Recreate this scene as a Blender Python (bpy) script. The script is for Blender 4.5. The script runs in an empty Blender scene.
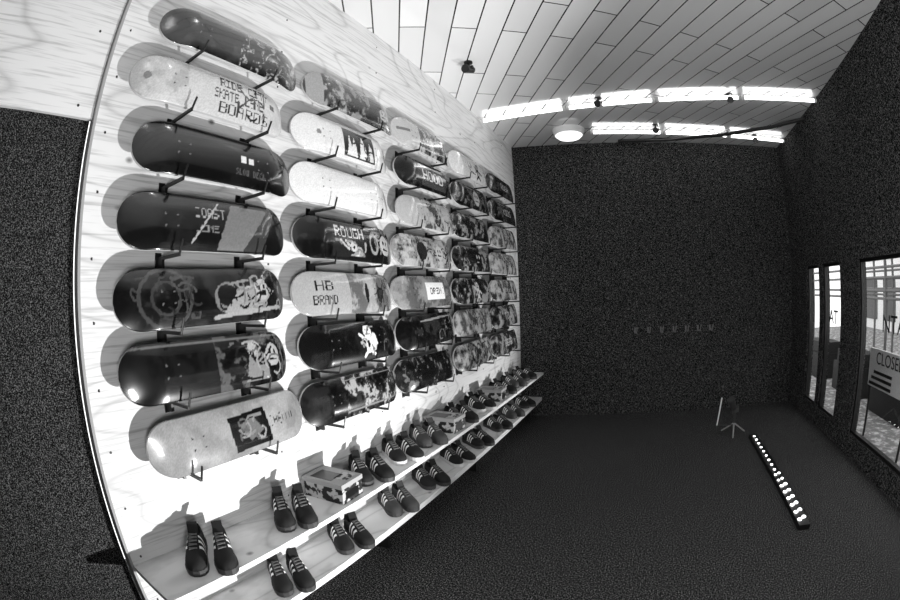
import bpy, bmesh, math, random
import numpy as np
from mathutils import Vector, Matrix
random.seed(7)
S=bpy.context.scene
COL=S.collection
S.view_settings.view_transform='Standard'
CAMZ=1.55; CEIL=3.40; WX=-1.57; RX=2.12

# ---------------------------------------------------------------- materials
def lin(v):
    return v/12.92 if v<=0.04045 else ((v+0.055)/1.055)**2.4
def mat(name,g=0.5,rough=0.6,spec=0.4,metal=0.0,coat=0.0,emit=0.0):
    m=bpy.data.materials.new(name); m.use_nodes=True
    b=m.node_tree.nodes['Principled BSDF']
    v=lin(g); b.inputs['Base Color'].default_value=(v,v,v,1)
    b.inputs['Roughness'].default_value=rough
    b.inputs['Specular IOR Level'].default_value=spec
    b.inputs['Metallic'].default_value=metal
    b.inputs['Coat Weight'].default_value=coat
    b.inputs['Coat Roughness'].default_value=0.08
    if emit>0:
        b.inputs['Emission Color'].default_value=(1,1,1,1)
        b.inputs['Emission Strength'].default_value=emit
    return m
def nd(m,t,**kw):
    n=m.node_tree.nodes.new(t)
    for k,v in kw.items(): setattr(n,k,v)
    return n
def lk(m,a,b): m.node_tree.links.new(a,b)
def ramp(m,stops):
    r=nd(m,'ShaderNodeValToRGB'); e=r.color_ramp.elements
    while len(e)<len(stops): e.new(0.5)
    for i,(p,v) in enumerate(stops):
        e[i].position=p; l=lin(v); e[i].color=(l,l,l,1)
    return r
def bsdf(m): return m.node_tree.nodes['Principled BSDF']

def speckle(name,lo,hi,scale=75,rough=0.95,spec=0.0,a=0.46,b=0.63):
    m=mat(name,lo,rough,spec)
    tc=nd(m,'ShaderNodeTexCoord')
    n=nd(m,'ShaderNodeTexNoise'); n.inputs['Scale'].default_value=scale
    n.inputs['Detail'].default_value=2.5; n.inputs['Roughness'].default_value=0.8
    lk(m,tc.outputs['Object'],n.inputs['Vector'])
    r=ramp(m,[(a,lo),((a+b)/2,lo+(hi-lo)*0.4),(b,hi)])
    lk(m,n.outputs['Fac'],r.inputs['Fac']); lk(m,r.outputs['Color'],bsdf(m).inputs['Base Color'])
    return m

def plywood(name,base=0.89,dark=0.78):
    m=mat(name,base,0.55,0.25)
    tc=nd(m,'ShaderNodeTexCoord')
    mp=nd(m,'ShaderNodeMapping'); mp.inputs['Scale'].default_value=(1.0,0.28,1.3)
    lk(m,tc.outputs['Object'],mp.inputs['Vector'])
    n1=nd(m,'ShaderNodeTexNoise'); n1.inputs['Scale'].default_value=1.3; n1.inputs['Detail'].default_value=1.5
    lk(m,mp.outputs['Vector'],n1.inputs['Vector'])
    mul=nd(m,'ShaderNodeMath',operation='MULTIPLY'); mul.inputs[1].default_value=18
    lk(m,n1.outputs['Fac'],mul.inputs[0])
    fr=nd(m,'ShaderNodeMath',operation='PINGPONG'); fr.inputs[1].default_value=0.5
    lk(m,mul.outputs[0],fr.inputs[0])
    r1=ramp(m,[(0.0,dark),(0.08,base-0.02),(0.18,base)])
    lk(m,fr.outputs[0],r1.inputs['Fac'])
    mp2=nd(m,'ShaderNodeMapping'); mp2.inputs['Scale'].default_value=(8,4,90)
    lk(m,tc.outputs['Object'],mp2.inputs['Vector'])
    n2=nd(m,'ShaderNodeTexNoise'); n2.inputs['Scale'].default_value=1.0; n2.inputs['Detail'].default_value=3
    lk(m,mp2.outputs['Vector'],n2.inputs['Vector'])
    r2=ramp(m,[(0.30,0.66),(0.50,1.0)])
    lk(m,n2.outputs['Fac'],r2.inputs['Fac'])
    v=nd(m,'ShaderNodeTexVoronoi'); v.inputs['Scale'].default_value=4.2
    mp3=nd(m,'ShaderNodeMapping'); mp3.inputs['Scale'].default_value=(1,0.8,1.1); mp3.inputs['Location'].default_value=(.3,.7,.2)
    lk(m,tc.outputs['Object'],mp3.inputs['Vector']); lk(m,mp3.outputs['Vector'],v.inputs['Vector'])
    r3=ramp(m,[(0.03,0.30),(0.08,1.0)])
    lk(m,v.outputs['Distance'],r3.inputs['Fac'])
    mx=nd(m,'ShaderNodeMix',data_type='RGBA',blend_type='MULTIPLY'); mx.inputs[0].default_value=0.5
    lk(m,r1.outputs['Color'],mx.inputs[6]); lk(m,r2.outputs['Color'],mx.inputs[7])
    mx2=nd(m,'ShaderNodeMix',data_type='RGBA',blend_type='MULTIPLY'); mx2.inputs[0].default_value=0.85
    lk(m,mx.outputs[2],mx2.inputs[6]); lk(m,r3.outputs['Color'],mx2.inputs[7])
    lk(m,mx2.outputs[2],bsdf(m).inputs['Base Color'])
    return m

M_ply=plywood('plywood_birch')
M_plyedge=mat('plywood_edge',0.62,0.7)
M_dark=speckle('dark_wall_film_grain',0.05,0.52,scale=105)  # speckle is film grain put into the dark wall colour
M_recess=speckle('dark_recess_film_grain',0.05,0.46,scale=210)  # finer film grain in the colour of the dark panel
M_floor=speckle('dark_floor_film_grain',0.07,0.58,scale=120)  # floor colour carries film grain as speckle too
M_black=mat('black_metal',0.07,0.4,0.5)
M_blackpl=mat('black_plastic',0.06,0.35,0.5)
M_white=mat('white_paint',0.92,0.4)
M_screw=mat('screw_head',0.22,0.45,0.5,0.6)

def ceiling_mat():
    m=mat('glossy_ceiling_planks',0.9,0.16,0.6,coat=0.6)
    tc=nd(m,'ShaderNodeTexCoord')
    mp=nd(m,'ShaderNodeMapping'); mp.inputs['Rotation'].default_value=(0,0,math.radians(58))
    lk(m,tc.outputs['Object'],mp.inputs['Vector'])
    b=nd(m,'ShaderNodeTexBrick'); b.offset=0.37; b.offset_frequency=2
    b.inputs['Scale'].default_value=1.0; b.inputs['Brick Width'].default_value=1.1
    b.inputs['Row Height'].default_value=0.18; b.inputs['Mortar Size'].default_value=0.005
    b.inputs['Mortar Smooth'].default_value=0.0
    for k,v in (('Color1',0.96),('Color2',0.89),('Mortar',0.10)):
        l=lin(v); b.inputs[k].default_value=(l,l,l,1)
    lk(m,mp.outputs['Vector'],b.inputs['Vector'])
    lk(m,b.outputs['Color'],bsdf(m).inputs['Base Color'])
    bp=nd(m,'ShaderNodeBump'); bp.inputs['Strength'].default_value=0.4; bp.inputs['Distance'].default_value=0.01; bp.invert=True
    lk(m,b.outputs['Fac'],bp.inputs['Height']); lk(m,bp.outputs['Normal'],bsdf(m).inputs['Normal'])
    return m
M_ceil=ceiling_mat()

# ---------------------------------------------------------------- mesh helpers
def newobj(name,bm,mats,smooth=False,loc=(0,0,0),parent=None):
    me=bpy.data.meshes.new(name); bmesh.ops.recalc_face_normals(bm,faces=bm.faces)
    bm.to_mesh(me); bm.free()
    for m in mats: me.materials.append(m)
    if smooth:
        for p in me.polygons: p.use_smooth=True
    o=bpy.data.objects.new(name,me); o.location=loc; COL.objects.link(o)
    if parent: o.parent=parent
    return o
def box(bm,lo,hi,mi=0,rot=None,cen=None):
    c=[(lo[i]+hi[i])/2 for i in range(3)]; s=[abs(hi[i]-lo[i]) for i in range(3)]
    M=Matrix.Translation(c)@Matrix.Diagonal((*s,1))
    if rot is not None: M=rot@M
    r=bmesh.ops.create_cube(bm,size=1,matrix=M)
    fs=set(f for v in r['verts'] for f in v.link_faces)
    for f in fs: f.material_index=mi
    return r['verts']
def cyl(bm,p,q,r1,r2=None,seg=10,mi=0):
    p=Vector(p);q=Vector(q);d=q-p
    M=Matrix.Translation((p+q)/2)@d.to_track_quat('Z','Y').to_matrix().to_4x4()
    r=bmesh.ops.create_cone(bm,cap_ends=True,segments=seg,radius1=r1,radius2=r1 if r2 is None else r2,depth=d.length,matrix=M)
    fs=set(f for v in r['verts'] for f in v.link_faces)
    for f in fs: f.material_index=mi
def sph(bm,c,r,mi=0,seg=12,scale=(1,1,1)):
    M=Matrix.Translation(c)@Matrix.Diagonal((*scale,1))
    rr=bmesh.ops.create_uvsphere(bm,u_segments=seg,v_segments=max(6,seg//2),radius=r,matrix=M)
    for f in set(f for v in rr['verts'] for f in v.link_faces): f.material_index=mi
def boxobj(name,lo,hi,m,parent=None):
    bm=bmesh.new(); box(bm,lo,hi); return newobj(name,bm,[m],parent=parent)

# ---------------------------------------------------------------- room shell
YB=-2.6
boxobj('floor',(-2.6,YB,-0.1),(RX+0.1,6.1,0.0),M_floor)
boxobj('ceiling',(-2.6,YB,CEIL),(RX+0.1,6.1,CEIL+0.1),M_ceil)
bm=bmesh.new()
box(bm,(WX-0.05,0.42,0.0),(WX,5.26,CEIL))
newobj('wall_left',bm,[M_ply])
boxobj('trim_1',(WX-0.05,0.408,0.0),(WX+0.004,0.4198,CEIL),M_plyedge)
boxobj('wall_left_fascia',(WX-0.04,YB,1.55+0.675),(WX-0.02,0.405,CEIL),M_ply)
boxobj('wall_left_recess',(WX-0.16,YB,0.0),(WX-0.055,0.405,CEIL),M_recess)
boxobj('wall_front',(-2.6,YB-0.1,0.0),(RX+0.1,YB,CEIL),M_dark)
bm=bmesh.new()
vs=[(-1.70,5.19,0),(2.3,5.93,0),(2.3,6.05,0),(-1.70,5.31,0)]
v0=[bm.verts.new(v) for v in vs]; v1=[bm.verts.new((v[0],v[1],CEIL)) for v in vs]
bm.faces.new(v0); bm.faces.new(v1)
for i in range(4): bm.faces.new((v0[i],v0[(i+1)%4],v1[(i+1)%4],v1[i]))
newobj('wall_back',bm,[M_dark])
SILL=0.20; HEAD=1.755
bm=bmesh.new()
def rw(y0,y1,z0,z1): box(bm,(RX,y0,z0),(RX+0.1,y1,z1))
rw(YB,6.0,HEAD,CEIL); rw(YB,6.0,0,SILL)
rw(YB,1.6,SILL,HEAD); rw(3.78,4.23,SILL,HEAD); rw(4.74,4.86,SILL,HEAD); rw(5.28,6.0,SILL,HEAD)
newobj('wall_right',bm,[M_dark])
M_glass=bpy.data.materials.new('window_glass'); M_glass.use_nodes=True
nt=M_glass.node_tree; nt.nodes.clear()
o_=nt.nodes.new('ShaderNodeOutputMaterial'); t_=nt.nodes.new('ShaderNodeBsdfTransparent'); g_=nt.nodes.new('ShaderNodeBsdfGlossy'); x_=nt.nodes.new('ShaderNodeMixShader')
t_.inputs[0].default_value=(.95,.95,.95,1)
g_.inputs['Roughness'].default_value=0.02; x_.inputs[0].default_value=0.06
nt.links.new(t_.outputs[0],x_.inputs[1]); nt.links.new(g_.outputs[0],x_.inputs[2]); nt.links.new(x_.outputs[0],o_.inputs[0])
for i,(a,b) in enumerate(((1.6,3.78),(4.23,4.74),(4.86,5.28))):
    bm=bmesh.new()
    f=0.03
    box(bm,(RX+0.02,a,SILL),(RX+0.07,a+f,HEAD)); box(bm,(RX+0.02,b-f,SILL),(RX+0.07,b,HEAD))
    box(bm,(RX+0.02,a,SILL),(RX+0.07,b,SILL+f)); box(bm,(RX+0.02,a,HEAD-f),(RX+0.07,b,HEAD))
    box(bm,(RX+0.043,a+f,SILL+f),(RX+0.047,b-f,HEAD-f),1)
    newobj('window_%d'%(i+1),bm,[M_blackpl,M_glass])

bm=bmesh.new()
for y in (0.47,1.35,2.22,3.09,3.95,4.8):
    for k in range(15):
        z=0.15+k*0.225+random.uniform(-.01,.01)
        cyl(bm,(WX-0.002,y+random.uniform(-.006,.006),z),(WX+0.0015,y,z),0.0055,seg=8)
for y in (-1.6,-0.9,-0.25,0.33):
    for z in (2.27,2.6,2.95,3.3):
        cyl(bm,(WX-0.021,y,z),(WX-0.0185,y,z),0.006,seg=8)
newobj('wall_screws',bm,[M_screw])

# ---------------------------------------------------------------- shelf
SH1=0.57; SH2=0.26; SF=-1.27
bm=bmesh.new()
box(bm,(WX+0.0005,0.42,SH1-0.025),(SF,5.18,SH1)); 
box(bm,(WX+0.0005,0.42,SH2-0.04),(SF-0.02,5.18,SH2))
for y in (0.50,1.95,3.35,5.1):
    box(bm,(WX+0.005,y-0.012,0.0),(WX+0.16,y+0.012,SH2-0.04),1)
newobj('shoe_shelf',bm,[M_ply,M_black])

# ---------------------------------------------------------------- deck painting
H,W_=56,224
FONT={'A':'01110100011000111111100011000110001','B':'11110100011000111110100011000111110','C':'01111100001000010000100001000001111',
'D':'11110100011000110001100011000111110','E':'11111100001000011110100001000011111','G':'01111100001000010011100011000101111',
'H':'10001100011000111111100011000110001','I':'11111001000010000100001000010011111','K':'10001100101010011000101001001010001',
'L':'10000100001000010000100001000011111','M':'10001110111010110001100011000110001','N':'10001110011010110011100011000110001',
'O':'01110100011000110001100011000101110','R':'11110100011000111110101001001010001','S':'01111100001000001110000010000111110',
'T':'11111001000010000100001000010000100','U':'10001100011000110001100011000101110','Y':'10001100010101000100001000010000100',
'W':'10001100011000110001101011101110001','P':'11110100011000111110100001000010000',' ':'0'*35}
def fbm(scale,seed,oct=5,asp=1.0):
    r=np.random.default_rng(seed); out=np.zeros((H,W_)); amp=1;tot=0
    for o in range(oct):
        gh=max(2,int(H/scale*2**o)); gw=max(2,int(W_/(scale*asp)*2**o))
        g=r.random((gh+2,gw+2))
        yy=np.linspace(0,gh,H); xx=np.linspace(0,gw,W_)
        yi=np.minimum(yy.astype(int),gh); xi=np.minimum(xx.astype(int),gw); fy=(yy-yi)[:,None]; fx=(xx-xi)[None,:]
        fy=fy*fy*(3-2*fy); fx=fx*fx*(3-2*fx)
        a=g[yi][:,xi]; b=g[yi][:,xi+1]; c=g[yi+1][:,xi]; d=g[yi+1][:,xi+1]
        out+=amp*((a*(1-fx)+b*fx)*(1-fy)+(c*(1-fx)+d*fx)*fy); tot+=amp; amp*=0.62
    return out/tot
YY,XX=np.mgrid[0:H,0:W_]
class Cv:
    def __init__(s,v): s.a=np.full((H,W_),float(v))
    def rect(s,x0,y0,x1,y1,v): s.a[int(y0*H):int(y1*H),int(x0*W_):int(x1*W_)]=v; return s
    def ell(s,cx,cy,rx,ry,v,ring=None):
        d=np.hypot((XX/W_-cx)/rx,(YY/H-cy)/ry); m=d<1
        if ring: m&=d>1-ring
        s.a[m]=v; return s
    def poly(s,pts,v):
        x=XX/W_; y=YY/H; ins=np.zeros((H,W_),bool); n=len(pts)
        for i in range(n):
            x0,y0=pts[i]; x1,y1=pts[(i+1)%n]
            if y0==y1: continue
            c=((y0>y)!=(y1>y))&(x<(x1-x0)*(y-y0)/(y1-y0)+x0); ins^=c
        s.a[ins]=v; return s
    def line(s,x0,y0,x1,y1,w,v):
        px=XX-x0*W_; py=YY-y0*H; dx=(x1-x0)*W_; dy=(y1-y0)*H
        t=np.clip((px*dx+py*dy)/(dx*dx+dy*dy+1e-9),0,1)
        s.a[np.hypot(px-t*dx,py-t*dy)<w]=v; return s
    def mott(s,x0,x1,lo,mid,hi,seed,scale=10,y0=0,y1=1,t=(0.44,0.55)):
        f=fbm(scale,seed); g=np.interp(f,[t[0]-.05,t[0]+.03,t[1]-.02,t[1]+.06],[lo,mid,mid,hi])
        m=(XX/W_>=x0)&(XX/W_<x1)&(YY/H>=y0)&(YY/H<y1); s.a[m]=g[m]; return s
    def strokes(s,x0,x1,v,n,seed,w=1.4,y0=0.15,y1=0.85):
        r=random.Random(seed)
        for i in range(n):
            x=r.uniform(x0,x1); y=r.uniform(y0,y1); a=r.uniform(0,6.28); k=r.uniform(-.9,.9); vv=v*r.uniform(.6,1.05)
            for j in range(5):
                nx=min(x1,max(x0,x+math.cos(a)*0.022)); ny=min(y1,max(y0,y+math.sin(a)*0.09))
                s.line(x,y,nx,ny,w,vv); x,y=nx,ny; a+=k
        return s
    def text(s,x0,y0,x1,y1,v,word):
        n=len(word); cw=(x1-x0)/n; x=XX/W_; y=YY/H
        u=(x-x0)/cw; k=np.floor(u).astype(int); gx=np.floor((u-k)*6).astype(int); gy=np.floor((y-y0)/(y1-y0)*7).astype(int)
        for i,ch in enumerate(word):
            B=np.array([int(c) for c in FONT.get(ch,FONT['O'])]).reshape(7,5)
            m=(k==i)&(gx>=0)&(gx<5)&(gy>=0)&(gy<7)
            mm=np.zeros((H,W_),bool); mm[m]=B[gy[m],gx[m]]==1; s.a[mm]=v
        return s
    def face(s,cx,cy,r,v,e):
        s.ell(cx,cy,r,r*W_/H,v); s.ell(cx-r*.35,cy-r*1.0,r*.16,r*.8,e); s.ell(cx+r*.35,cy-r*1.0,r*.16,r*.8,e)
        s.line(cx-r*.45,cy+r*1.5,cx+r*.45,cy+r*1.7,1.2,e); return s
    def fig(s,cx,cy,k,v,e):
        s.ell(cx,cy+.10*k,.035*k,.26*k,v); s.face(cx,cy-.2*k,.042*k,v,e)
        s.line(cx-.03*k,cy,cx-.09*k,cy-.15*k,2.2*k,v); s.line(cx+.03*k,cy,cx+.09*k,cy+.12*k,2.2*k,v)
        s.line(cx-.02*k,cy+.3*k,cx-.05*k,cy+.42*k,2.4*k,v); s.line(cx+.02*k,cy+.3*k,cx+.06*k,cy+.4*k,2.4*k,v)
        s.ell(cx,cy+.12*k,.015*k,.10*k,e); return s
    def grain(s,seed,amp=0.06):
        s.a=np.clip(s.a*(1+(np.random.default_rng(seed).random((H,W_))-.5)*2*amp),0.02,1); return s
D={}
def dk(c,r,cv): D[(c,r)]=cv.grain(c*10+r).a
# column 1 (nearest)
dk(0,0,Cv(.07).mott(.0,.55,.03,.06,.18,3,34).mott(.5,1,.03,.08,.66,5,9,t=(.50,.60)).ell(.72,.5,.06,.24,.04).strokes(.55,.9,.6,7,2,1).line(.90,.1,.90,.9,2,.35))
dk(0,1,Cv(.78).mott(0,.3,.66,.76,.80,8,34).text(.50,.06,.84,.30,.08,'RIDE CITY').text(.46,.36,.80,.60,.08,'SKATE LANE').text(.50,.66,.84,.90,.08,'BOARDS').strokes(.62,.8,.15,10,3,1.2).ell(.08,.5,.02,.08,.45).rect(.86,.3,.90,.42,.15))
dk(0,2,Cv(.05).mott(.0,1,.03,.04,.08,9,40).rect(.60,.38,.632,.52,.88).rect(.65,.40,.682,.52,.85).text(.56,.64,.76,.76,.32,'SLOW DECK'))
dk(0,3,Cv(.06).mott(0,.4,.03,.05,.10,12,30).poly([(.50,.95),(.60,.08),(.84,.12),(.72,.95)],.44).poly([(.66,.95),(.84,.12),(.90,.12),(.78,.95)],.22).text(.38,.22,.56,.40,.6,'COAST').text(.38,.52,.52,.66,.5,'LINE').line(.36,.85,.52,.10,1,.65))
dk(0,4,Cv(.08).mott(0,1,.03,.06,.15,15,16).ell(.24,.5,.14,.52,.26,.12).ell(.24,.5,.08,.30,.22,.2).strokes(.08,.42,.28,14,5,1.0).ell(.60,.55,.10,.30,.46).ell(.58,.5,.06,.2,.10).poly([(.55,.8),(.66,.38),(.80,.30),(.90,.45),(.80,.70),(.66,.86)],.58).face(.80,.42,.05,.68,.10).strokes(.50,.95,.08,18,8,1.1).strokes(.50,.95,.68,10,19,1.2).line(.5,.88,.93,.76,2.2,.60))
dk(0,5,Cv(.05).mott(0,.5,.03,.04,.08,18,26).mott(.5,1,.03,.07,.32,19,12).face(.86,.45,.055,.68,.08).poly([(.66,.9),(.70,.35),(.80,.4),(.82,.9)],.5).ell(.72,.3,.03,.14,.64).strokes(.62,.95,.10,9,11,1.2).strokes(.54,.95,.6,8,93,1.0).line(.05,.06,.95,.06,1,.4))
dk(0,6,Cv(.58).mott(0,1,.52,.58,.62,21,36).poly([(.44,.22),(.68,.16),(.70,.86),(.46,.90)],.06).poly([(.50,.4),(.60,.32),(.65,.6),(.56,.74)],.4).strokes(.48,.66,.55,8,12,1.2,.28,.78).text(.73,.42,.88,.56,.25,'HELLO'))
# column 2
dk(1,0,Cv(.30).mott(0,1,.07,.26,.60,30,14).mott(.35,.75,.03,.12,.48,31,12).face(.80,.5,.05,.7,.10).rect(.02,.0,.14,1,.6))
dk(1,1,Cv(.88).rect(.42,.12,.76,.92,.06).poly([(.45,.84),(.48,.25),(.50,.60),(.53,.30),(.56,.84)],.88).poly([(.58,.84),(.60,.40),(.62,.2),(.65,.5),(.66,.84)],.88).poly([(.68,.84),(.70,.3),(.73,.50),(.74,.84)],.84).strokes(.45,.74,.10,7,91,1.1).ell(.18,.5,.02,.06,.5))
dk(1,2,Cv(.90).mott(0,1,.88,.89,.91,33,30).text(.80,.46,.9,.56,.5,'PLAIN'))
dk(1,3,Cv(.07).mott(0,.3,.04,.06,.15,35,14).poly([(.28,.1),(.62,.06),(.60,.9),(.26,.92)],.14).text(.30,.16,.60,.44,.8,'ROUGH').strokes(.30,.60,.78,12,92,1.7,.52,.86).face(.84,.5,.07,.74,.08).ell(.70,.5,.05,.3,.6,.3).strokes(.62,.78,.6,6,5,1.2))
dk(1,4,Cv(.64).text(.14,.22,.30,.46,.08,'HB').text(.12,.54,.32,.76,.10,'BRAND').mott(.45,.95,.38,.60,.66,37,24).ell(.62,.5,.02,.25,.12).ell(.76,.55,.03,.2,.2).strokes(.7,.9,.15,8,13,1))
dk(1,5,Cv(.06).mott(0,1,.03,.05,.11,39,22).fig(.58,.46,1.0,.9,.08).ell(.64,.5,.03,.2,.84).strokes(.50,.70,.75,5,14,1.4).strokes(.75,.95,.30,6,15,1.2))
dk(1,6,Cv(.07).mott(0,.35,.03,.06,.12,41,18).mott(.34,.92,.04,.18,.64,42,11).rect(.34,.10,.92,.14,.5).rect(.34,.84,.92,.88,.5))
# column 3
dk(2,0,Cv(.74).mott(.35,.95,.10,.38,.70,50,12).rect(.05,.4,.2,.5,.45))
dk(2,1,Cv(.07).mott(0,1,.03,.06,.20,52,14).poly([(.30,.14),(.74,.14),(.74,.86),(.30,.86)],.26).text(.34,.30,.72,.66,.88,'HOOD').rect(.30,.14,.74,.20,.7))
dk(2,2,Cv(.68).mott(.3,1,.30,.62,.70,54,16).strokes(.4,.75,.15,8,94,1.2))
dk(2,3,Cv(.58).mott(0,1,.24,.54,.68,56,14).ell(.35,.5,.08,.3,.15).strokes(.3,.9,.10,14,17,1.3).face(.65,.5,.06,.72,.10))
dk(2,4,Cv(.48).mott(0,1,.34,.48,.56,58,22).rect(.42,.22,.74,.80,.92).text(.48,.38,.69,.60,.12,'OPEN'))
dk(2,5,Cv(.06).mott(0,1,.03,.05,.16,60,14).line(.3,.2,.95,.1,1.6,.55).strokes(.5,.95,.5,7,18,1.2))
dk(2,6,Cv(.07).mott(0,1,.03,.07,.38,62,10,t=(.47,.62)))
# column 4
dk(3,0,Cv(.84).fig(.6,.5,.9,.12,.9).strokes(.35,.55,.3,5,21,1.4))
dk(3,1,Cv(.08).mott(0,1,.03,.08,.42,64,11).face(.5,.5,.08,.7,.08))
dk(3,2,Cv(.14).mott(0,1,.04,.12,.54,66,11))
dk(3,3,Cv(.3).mott(0,1,.06,.20,.60,68,12).face(.5,.5,.09,.08,.75))
dk(3,4,Cv(.25).mott(0,1,.06,.20,.64,70,12).fig(.5,.5,.9,.85,.1))
dk(3,5,Cv(.60).mott(0,1,.30,.54,.68,72,13).text(.3,.34,.7,.64,.12,'WORLD'))
dk(3,6,Cv(.54).mott(0,1,.16,.46,.68,74,13).strokes(.3,.8,.10,8,22,1.6))
# column 5
for r_,(b,l,m_,h) in enumerate(((.07,.03,.06,.3),(.07,.03,.08,.42),(.60,.32,.60,.72),(.64,.42,.64,.74),(.50,.2,.50,.72),(.3,.08,.24,.6),(.34,.09,.28,.6))):
    dk(4,r_,Cv(b).mott(0,1,l,m_,h,80+r_,13).text(.35,.34,.65,.66,.8 if b<.4 else .12,('RUSH','KIDS','COAL','MINT','GOLD','TOWN','BEAR')[r_]))

M_deck=mat('printed_deck_graphic',0.5,0.22,0.5,coat=1.0)
at=nd(M_deck,'ShaderNodeAttribute'); at.attribute_name='print'
lk(M_deck,at.outputs['Color'],bsdf(M_deck).inputs['Base Color'])
M_deckdark=mat('deck_top_grip',0.12,0.8)
M_deckedge=mat('deck_maple_edge',0.75,0.5)

DL,DW,DT=0.83,0.215,0.011
def deck(c,r,y,z,roll,lean):
    hi=c<3
    nx,ny=(200,48) if hi else (110,26)
    s=np.linspace(-1,1,nx); s=np.sin(s*math.pi/2)*0.25+s*0.75; s=s/np.abs(s).max()
    t=np.linspace(-1,1,ny)
    R=0.115
    X=s*DL/2
    e=np.clip((np.abs(X)-(DL/2-R))/R,0,0.9999)
    w=DW/2*np.sqrt(1-e**2.25)
    XXg=np.repeat(X[:,None],ny,1); Yg=w[:,None]*t[None,:]
    k=np.clip((np.abs(XXg)-0.235)/(DL/2-0.235),0,1)
    kick=-0.056*(k**1.6)
    conc=-0.017*(np.abs(Yg)/(DW/2))**2.6*(1-k*0.6)
    Zg=kick+conc
    n=nx*ny
    bot=np.stack([XXg,Yg,Zg],-1).reshape(-1,3); top=bot.copy(); top[:,2]-=DT
    V=np.concatenate([bot,top])
    idx=np.arange(n).reshape(nx,ny)
    a=idx[:-1,:-1].ravel();b=idx[1:,:-1].ravel();c_=idx[1:,1:].ravel();d=idx[:-1,1:].ravel()
    F=[np.stack([a,b,c_,d],1), np.stack([a,d,c_,b],1)+n]
    per=np.concatenate([idx[:,0],idx[-1,1:],idx[::-1,-1][1:],idx[0,::-1][1:-1]])
    p2=np.roll(per,-1)
    F.append(np.stack([per,per+n,p2+n,p2],1))
    nb=len(a); fa=np.concatenate(F)
    me=bpy.data.meshes.new('skateboard_deck')
    me.vertices.add(len(V)); me.vertices.foreach_set('co',V.ravel().astype(np.float32))
    me.loops.add(fa.size); me.loops.foreach_set('vertex_index',fa.ravel().astype(np.int32))
    me.polygons.add(len(fa)); me.polygons.foreach_set('loop_start',np.arange(0,fa.size,4,dtype=np.int32))
    mi=np.zeros(len(fa),np.int32); mi[nb:2*nb]=1; mi[2*nb:]=2
    me.polygons.foreach_set('material_index',mi)
    sm=np.ones(len(fa),bool); sm[2*nb:]=False
    me.polygons.foreach_set('use_smooth',sm)
    me.update(calc_edges=True); me.validate()
    cv=D[(c,r)]
    ci=np.clip(((V[:,0]/DL+.5)*W_).astype(int),0,W_-1); ri=np.clip(((.5-V[:,1]/DW)*H).astype(int),0,H-1)
    g=cv[ri,ci].copy()
    for bx in (-0.232,-0.178,0.178,0.232):
        for by in (-0.021,0.021):
            g[np.hypot(V[:,0]-bx,V[:,1]-by)<0.0042]=0.03 if cv.mean()>.4 else 0.4
    gl=np.where(g<=.04045,g/12.92,((g+.055)/1.055)**2.4)
    ca=me.color_attributes.new('print','FLOAT_COLOR','POINT')
    ca.data.foreach_set('color',np.stack([gl,gl,gl,np.ones_like(gl)],1).ravel().astype(np.float32))
    for m in (M_deck,M_deckdark,M_deckedge): me.materials.append(m)
    o=bpy.data.objects.new('skateboard_deck',me); COL.objects.link(o)
    B=Matrix(((0,0,1,0),(1,0,0,0),(0,1,0,0),(0,0,0,1)))
    o.matrix_world=Matrix.Translation((-1.425,y,z))@Matrix.Rotation(roll,4,'X')@Matrix.Rotation(-lean,4,'Y')@B
    return o
DY=[[.93,.86,.93,.90,.89,.89,.96],[1.82,1.76,1.77,1.80,1.79,1.82,1.80],[2.66,2.70,2.72,2.65,2.64,2.67,2.63],
    [3.51,3.53,3.50,3.52,3.49,3.51,3.49],[4.36,4.40,4.38,4.35,4.34,4.33,4.31]]
DZ=[2.655,2.39,2.12,1.85,1.58,1.32,1.045]
bmb=bmesh.new()
for c in range(5):
    for r in range(7):
        y=DY[c][r]+(.05,.04,.03,.03,.02)[c]; z=DZ[r]
        deck(c,r,y,z,math.radians(random.uniform(-1.2,1.2)),math.radians(10))
        yc=0.96+c*0.86
        for sy in (-0.2,0.2):
            yy=yc+sy
            box(bmb,(WX+0.0005,yy-0.014,z-0.175),(WX+0.006,yy+0.014,z-0.105))
            box(bmb,(WX+0.004,yy-0.005,z-0.134),(-1.382,yy+0.005,z-0.122))
            cyl(bmb,(-1.384,yy,z-0.130),(-1.378,yy+0.012,z-0.075),0.0045,seg=6)
            box(bmb,(WX+0.004,yy-0.006,z-0.165),(WX+0.05,yy+0.006,z-0.13))
newobj('deck_wall_brackets',bmb,[M_black])

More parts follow.
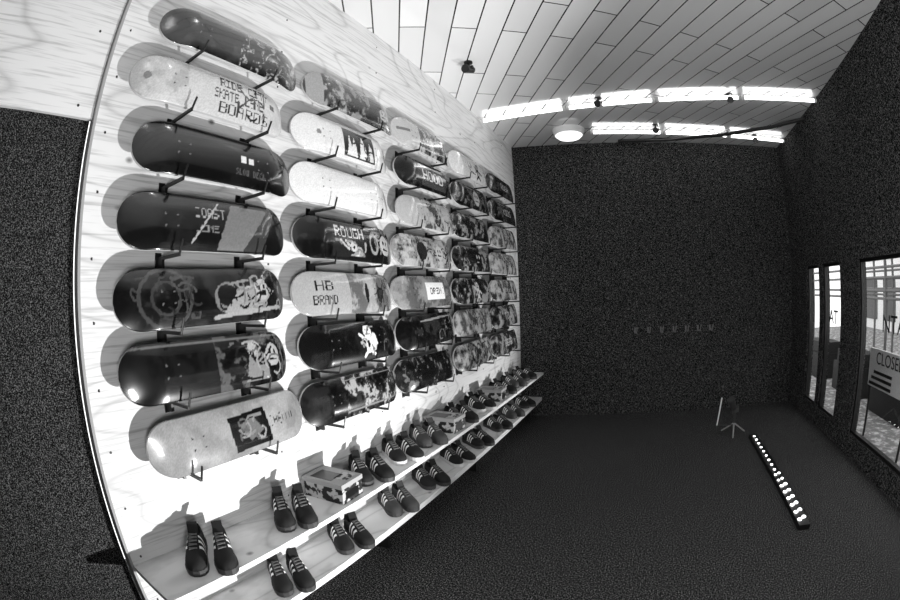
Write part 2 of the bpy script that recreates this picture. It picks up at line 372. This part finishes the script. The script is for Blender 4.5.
# ---------------------------------------------------------------- sneakers
M_suede=mat('sneaker_black_suede',0.09,0.85)
M_suede2=mat('sneaker_grey_suede',0.24,0.85)
M_sole=mat('sneaker_sole',0.22,0.6)
M_sole2=mat('sneaker_white_sole',0.80,0.6)
M_stripe=mat('sneaker_white_stripe',0.92,0.5)
M_lace=mat('sneaker_lace',0.40,0.8)
M_lin=mat('sneaker_lining',0.04,0.9)
XS=[0,.012,.035,.065,.095,.125,.16,.195,.225,.25,.268,.278]
WS=[.010,.024,.031,.033,.033,.035,.039,.044,.045,.040,.028,.010]
HS=[.056,.078,.084,.074,.080,.086,.074,.057,.046,.040,.032,.018]
def swh(x): return np.interp(x,XS,WS),np.interp(x,XS,HS)
def shoe(bm,M):
    s0=.024
    def P(x,a,off=0):
        w,h=swh(x); ca,sa=math.cos(a),math.sin(a)
        return Vector((x,math.copysign(abs(ca)**.75,ca)*(w+off),s0+(abs(sa)**.8)*(h+off)))
    N=14; rings=[]
    for x in XS:
        ring=[]
        for j in range(N+1):
            a=math.pi*j/N; p=P(x,a)
            if .02<x<.11 and math.sin(a)>.86: p.z=s0+.028
            ring.append(bm.verts.new(M@p))
        rings.append(ring)
    for i in range(len(XS)-1):
        for j in range(N):
            f=bm.faces.new((rings[i][j],rings[i+1][j],rings[i+1][j+1],rings[i][j+1])); f.smooth=True
            a=math.pi*(j+.5)/N
            if .02<(XS[i]+XS[i+1])/2<.11 and math.sin(a)>.80: f.material_index=4
    bm.faces.new(rings[0]); bm.faces.new(rings[-1])
    lo,hi=[],[]
    out=[(x,w+.004) for x,w in zip(XS,WS)]
    pts=[(x,w) for x,w in out]+[(x,-w) for x,w in reversed(out)]
    for x,y in pts: lo.append(bm.verts.new(M@Vector((x,y*.95,0)))); hi.append(bm.verts.new(M@Vector((x,y,s0+.003))))
    n=len(pts)
    for f in [bm.faces.new(lo),bm.faces.new(hi)]: f.material_index=1
    for i in range(n):
        f=bm.faces.new((lo[i],lo[(i+1)%n],hi[(i+1)%n],hi[i])); f.material_index=1
    for sd in (0,1):
        for k in range(3):
            xb=.100+k*.028; prev=None
            for j in range(7):
                u=j/6; a=(.05+u*1.02); a=a if sd==0 else math.pi-a
                x0=xb+.022*u; x1=x0+.013
                q=(bm.verts.new(M@P(x0,a,.0018)),bm.verts.new(M@P(x1,a,.0018)))
                if prev:
                    f=bm.faces.new((prev[0],prev[1],q[1],q[0])); f.material_index=2
                prev=q
    w,h=swh(.11)
    T=M@Matrix.Translation((.098,0,s0+h+.012))@Matrix.Rotation(math.radians(-35),4,'Y')
    box(bm,(-.006,-.022,-.03),(.002,.022,.03),0,rot=T)
    for k in range(5):
        x=.122+k*.017; w,h=swh(x)
        cyl(bm,M@Vector((x,-.017,s0+h*.985)),M@Vector((x+.004,.017,s0+h*.985)),.0032,seg=6,mi=3)
        cyl(bm,M@Vector((x,.017,s0+h*.985)),M@Vector((x+.012,-.017,s0+h*.975)),.0028,seg=6,mi=3)
    box(bm,(-.003,-.010,.055),(.006,.010,.098),2,rot=M)
def pair(y,z,turn=-32,x=WX+0.03,gap=0.048,var=0):
    bm=bmesh.new()
    R=Matrix.Rotation(math.radians(turn),4,'Z')
    for sg in (-1,1):
        M=R@Matrix.Translation((random.uniform(0,.01),sg*gap,0))@Matrix.Rotation(math.radians(sg*2+random.uniform(-2,2)),4,'Z')
        shoe(bm,M)
    mx=min(v.co.x for v in bm.verts)
    o=newobj('sneaker_pair',bm,[M_suede2 if var==2 else M_suede,M_sole2 if var==1 else M_sole,M_stripe,M_lace,M_lin],loc=(x-mx-.02,y,z+0.0005))
    return o
for i,y in enumerate((0.81,1.30,1.90,2.24,2.58,3.12,3.50,4.12,4.48,4.86)): pair(y,SH1,random.uniform(-36,-28),var=(0,0,0,1,2,0,1,0,2,0)[i])
for i,y in enumerate((1.18,1.65,2.15,2.58,3.02,3.45,3.95,4.4,4.8)): pair(y,SH2,random.uniform(-36,-28),x=WX+0.03,var=(0,0,2,0,1,0,0,2,0)[i])

def boxmat():
    m=mat('shoe_box_print',0.8,0.6)
    tc=nd(m,'ShaderNodeTexCoord'); v=nd(m,'ShaderNodeTexNoise'); v.inputs['Scale'].default_value=28
    lk(m,tc.outputs['Object'],v.inputs['Vector'])
    r=ramp(m,[(.47,.70),(.53,.12)]); lk(m,v.outputs['Fac'],r.inputs['Fac'])
    lk(m,r.outputs['Color'],bsdf(m).inputs['Base Color']); return m
M_box=boxmat(); M_boxlid=mat('shoe_box_lid',0.62,0.6)
for y,rz in ((1.53,3),(2.79,-3),(3.755,3)):
    bm=bmesh.new(); l,w,h=.12,.085,.085
    box(bm,(-l,-w,0),(l,w,h),0); box(bm,(-l-.004,-w-.004,h-.002),(l+.004,w+.004,h+.022),1)
    box(bm,(-l+.03,-w+.02,h+.022),(l-.08,w-.05,h+.0235),2)
    box(bm,(-l+.15,-w+.06,h+.022),(l-.02,w-.02,h+.0235),0)
    box(bm,(l+.0005,-.06,.02),(l+.002,.05,.06),2)
    o=newobj('shoe_box',bm,[M_box,M_boxlid,M_blackpl],loc=(WX+.15,y,SH1+.0005)); o.rotation_euler[2]=math.radians(rz)

# ---------------------------------------------------------------- ceiling fittings
M_tube=mat('fluorescent_tube',0.95,0.4,emit=5)
def tube_run(name,p,q,n):
    bm=bmesh.new(); p=Vector(p);q=Vector(q)
    for i in range(n):
        a=p.lerp(q,(i+.03)/n); b=p.lerp(q,(i+.97)/n)
        cyl(bm,a,b,.020,seg=10,mi=0)
        d=(b-a).normalized()
        cyl(bm,a-d*.02,a+d*.01,.024,mi=1); cyl(bm,b-d*.01,b+d*.02,.024,mi=1)
        for t in (.1,.9):
            m=a.lerp(b,t); cyl(bm,m,(m.x,m.y,CEIL-.0005),.006,seg=6,mi=1)
    newobj(name,bm,[M_tube,M_white])
tube_run('ceiling_tube_light',(-1.54,4.08,CEIL-.05),(2.10,4.08,CEIL-.05),4)
tube_run('ceiling_tube_light',(-.50,4.86,CEIL-.05),(2.10,5.45,CEIL-.05),3)
bm=bmesh.new()
pts=[Vector((-.2,5.36,CEIL-.02)),Vector((.4,5.22,CEIL-.09)),Vector((1.1,5.02,CEIL-.12)),Vector((1.7,4.80,CEIL-.10)),Vector((2.11,4.60,CEIL-.06))]
for a,b in zip(pts,pts[1:]): cyl(bm,a,b,.022,seg=10); sph(bm,b,.022)
newobj('ceiling_cable_pipe',bm,[M_black])
bm=bmesh.new()
cyl(bm,(-.75,4.84,CEIL-.07),(-.75,4.84,CEIL-.0005),.17,.19,seg=32,mi=1); cyl(bm,(-.75,4.84,CEIL-.1),(-.75,4.84,CEIL-.07),.13,.16,seg=32,mi=0)
newobj('round_ceiling_lamp',bm,[mat('opal_diffuser',.95,.4,emit=1.5),M_white],smooth=False)
for x,y in ((-1.18,2.93),(-.29,4.03),(.28,4.92),(1.07,4.10),(1.63,5.36)):
    bm=bmesh.new()
    cyl(bm,(0,0,-.012),(0,0,-.0005),.035,seg=16); cyl(bm,(0,0,-.05),(0,0,-.01),.01,seg=8)
    cyl(bm,(-.01,-.05,-.085),(.01,.05,-.055),.036,.030,seg=16); box(bm,(-.04,-.01,-.07),(.04,.01,-.045))
    newobj('ceiling_spotlight',bm,[M_black],loc=(x,y,CEIL))

# ---------------------------------------------------------------- back wall hook row
M_grey=mat('dull_grey_metal',0.42,0.5)
bm=bmesh.new()
sl=(5.93-5.19)/4.0
for i in range(7):
    x=-.16+i*.165; yb=5.19+(x+1.70)*sl-.003; z=1.05
    box(bm,(x-.010,yb-.006,z-.04),(x+.010,yb,z+.03)); cyl(bm,(x,yb-.005,z-.02),(x+.02,yb-.07,z-.035),.007,seg=8); cyl(bm,(x+.02,yb-.068,z-.035),(x+.03,yb-.085,z+.03),.007,seg=8); sph(bm,(x+.03,yb-.085,z+.03),.011)
newobj('coat_hook_row',bm,[M_grey])

# ---------------------------------------------------------------- LED bar + tripod lamp
M_led=mat('led_emitter',0.9,0.4,emit=6)
bm=bmesh.new()
box(bm,(1.175,2.50,0.0),(1.265,4.45,0.04),0)
n=17
for i in range(n):
    y=2.58+i*(1.80/(n-1))
    for dx in ((-.020,.022) if i<8 else (0,)):
        r=.017 if i<6 else .013
        sph(bm,(1.22+dx,y+(.03 if dx>0 else 0),.042),r,1,seg=10,scale=(1,1,.5))
newobj('led_light_bar',bm,[M_blackpl,M_led])
bm=bmesh.new(); cx,cy=1.02,4.62
for a in (20,140,260):
    cyl(bm,(cx,cy,.12),(cx+.16*math.cos(math.radians(a)),cy+.16*math.sin(math.radians(a)),.006),.008,seg=8,mi=1)
cyl(bm,(cx,cy,.06),(cx,cy,.28),.010,mi=0)
cyl(bm,(cx-.02,cy-.02,.28),(cx-.08,cy-.08,.40),.03,.045,seg=18,mi=0)
box(bm,(cx-.04,cy-.02,.24),(cx+.04,cy+.02,.30),0)
cyl(bm,(cx-.20,cy,.10),(cx-.17,cy,.40),.008,mi=2); cyl(bm,(cx-.20,cy,.10),(cx,cy,.10),.006,mi=0)
cyl(bm,(cx-.20,cy,.0),(cx-.20,cy,.10),.006,mi=0)
newobj('tripod_lamp',bm,[mat('dark_lamp_body',.22,.5),mat('light_grey_leg',.6,.4),M_white])

# ---------------------------------------------------------------- outside the windows
M_pave=speckle('outdoor_paving',0.50,0.78,scale=9)
boxobj('ground_outside',(RX+.12,-2,-.15),(16,16,-.02),M_pave)
M_bld=mat('pale_facade',0.92,0.8); M_gl=mat('facade_glass',0.25,0.2)
bm=bmesh.new()
box(bm,(9,-2,-.02),(9.5,18,6),0)
for k in range(13):
    y=-1+k*1.4
    for z in (.3,2.3,4.2): box(bm,(8.97,y,z),(9.0,y+.9,z+1.4),1)
newobj('facade_building',bm,[M_bld,M_gl])
bm=bmesh.new()
for k in range(12):
    y=1.0+k*0.9; cyl(bm,(4.2,y,-.02),(4.2,y,2.6),.03); cyl(bm,(5.6,y,-.02),(5.6,y,2.6),.03); cyl(bm,(4.2,y,1.95),(5.6,y,2.6),.02)
for x in (4.2,5.6):
    for z in (1.30,1.42,1.62,1.78,2.6): cyl(bm,(x,.8,z),(x,11,z),.022)
newobj('canopy_frame',bm,[M_grey])
bm=bmesh.new()
for y in (4.3,5.7,7.2,8.8):
    box(bm,(3.2,y,-.02),(3.7,y+.9,.40)); box(bm,(3.25,y+.05,.40),(3.65,y+.85,.58))
newobj('planter_boxes',bm,[mat('dark_planter',.12,.7)])
def textobj(name,txt,size,loc,m,parent=None,ext=.001):
    cu=bpy.data.curves.new(name,'FONT'); cu.body=txt; cu.size=size; cu.extrude=ext; cu.align_x='CENTER'; cu.align_y='CENTER'
    o=bpy.data.objects.new(name,cu); COL.objects.link(o)
    o.rotation_euler=(math.radians(90),0,math.radians(-90)); o.location=loc; cu.materials.append(m)
    if parent: o.parent=parent
    return o
textobj('window_lettering','AT',.20,(RX+.035,4.50,1.20),M_blackpl)
textobj('window_lettering','NTA',.20,(RX+.035,3.15,1.22),M_blackpl)
bm=bmesh.new()
box(bm,(2.6,3.35,.52),(2.63,4.30,.90))
for y in (3.4,4.25): cyl(bm,(2.615,y,-.02),(2.615,y,.52),.015,mi=1)
sg=newobj('closed_sign',bm,[M_white,M_black])
textobj('lettering','CLOSED',.17,(2.596,3.82,.81),M_blackpl,sg)
bm2=bmesh.new()
for k in range(3): box(bm2,(2.594,3.75,.54+k*.06),(2.599,4.27-k*.05,.57+k*.06))
newobj('stripes',bm2,[M_blackpl],parent=sg)

# ---------------------------------------------------------------- lights
def area(name,loc,tgt,size,power,sy=None):
    l=bpy.data.lights.new(name,'AREA'); l.energy=power; l.size=size
    if sy: l.shape='RECTANGLE'; l.size_y=sy
    o=bpy.data.objects.new(name,l); COL.objects.link(o); o.location=loc
    o.rotation_euler=(Vector(tgt)-Vector(loc)).to_track_quat('-Z','Y').to_euler(); return o
def spot(name,loc,tgt,power,deg,r=.03,blend=.4):
    l=bpy.data.lights.new(name,'SPOT'); l.energy=power; l.shadow_soft_size=r; l.spot_size=math.radians(deg); l.spot_blend=blend
    o=bpy.data.objects.new(name,l); COL.objects.link(o); o.location=loc
    o.rotation_euler=(Vector(tgt)-Vector(loc)).to_track_quat('-Z','Y').to_euler(); return o
spot('flood_lamp_near',(0.75,1.50,.12),(-1.57,1.15,1.90),370,96,r=.02,blend=.6)
spot('added_spot_far',(1.12,4.35,.14),(-1.57,3.6,1.65),230,74,r=.02,blend=.7)  # second spot, added to carry the key light to the far columns
area('added_ceiling_fill',(.6,-.3,1.2),(.8,3.4,3.4),.5,58)  # unseen area light added to brighten the ceiling
w=bpy.data.worlds.new('World'); S.world=w; w.use_nodes=True
bg=w.node_tree.nodes['Background']; bg.inputs[0].default_value=(1,1,1,1); bg.inputs[1].default_value=1.8

# ---------------------------------------------------------------- camera (fisheye)
yaw,pitch,roll,F=-0.449,-0.012,-0.034,442.9
f=Vector((math.sin(yaw)*math.cos(pitch),math.cos(yaw)*math.cos(pitch),math.sin(pitch)))
r=Vector((math.cos(yaw),-math.sin(yaw),0)); u=r.cross(f)
r2=r*math.cos(roll)+u*math.sin(roll); u2=-r*math.sin(roll)+u*math.cos(roll)
cam=bpy.data.cameras.new('Camera'); co=bpy.data.objects.new('Camera',cam); COL.objects.link(co)
M=Matrix((r2,u2,-f)).transposed().to_4x4(); M.translation=(0,0,CAMZ); co.matrix_world=M
cam.type='PANO'; cam.sensor_width=36; cam.clip_start=.02
try:
    cam.panorama_type='FISHEYE_EQUISOLID'; cam.fisheye_lens=F/25; cam.fisheye_fov=math.pi
except Exception:
    pass
try:
    cam.cycles.panorama_type='FISHEYE_EQUISOLID'; cam.cycles.fisheye_lens=F/25; cam.cycles.fisheye_fov=math.pi
except Exception: pass
S.camera=co
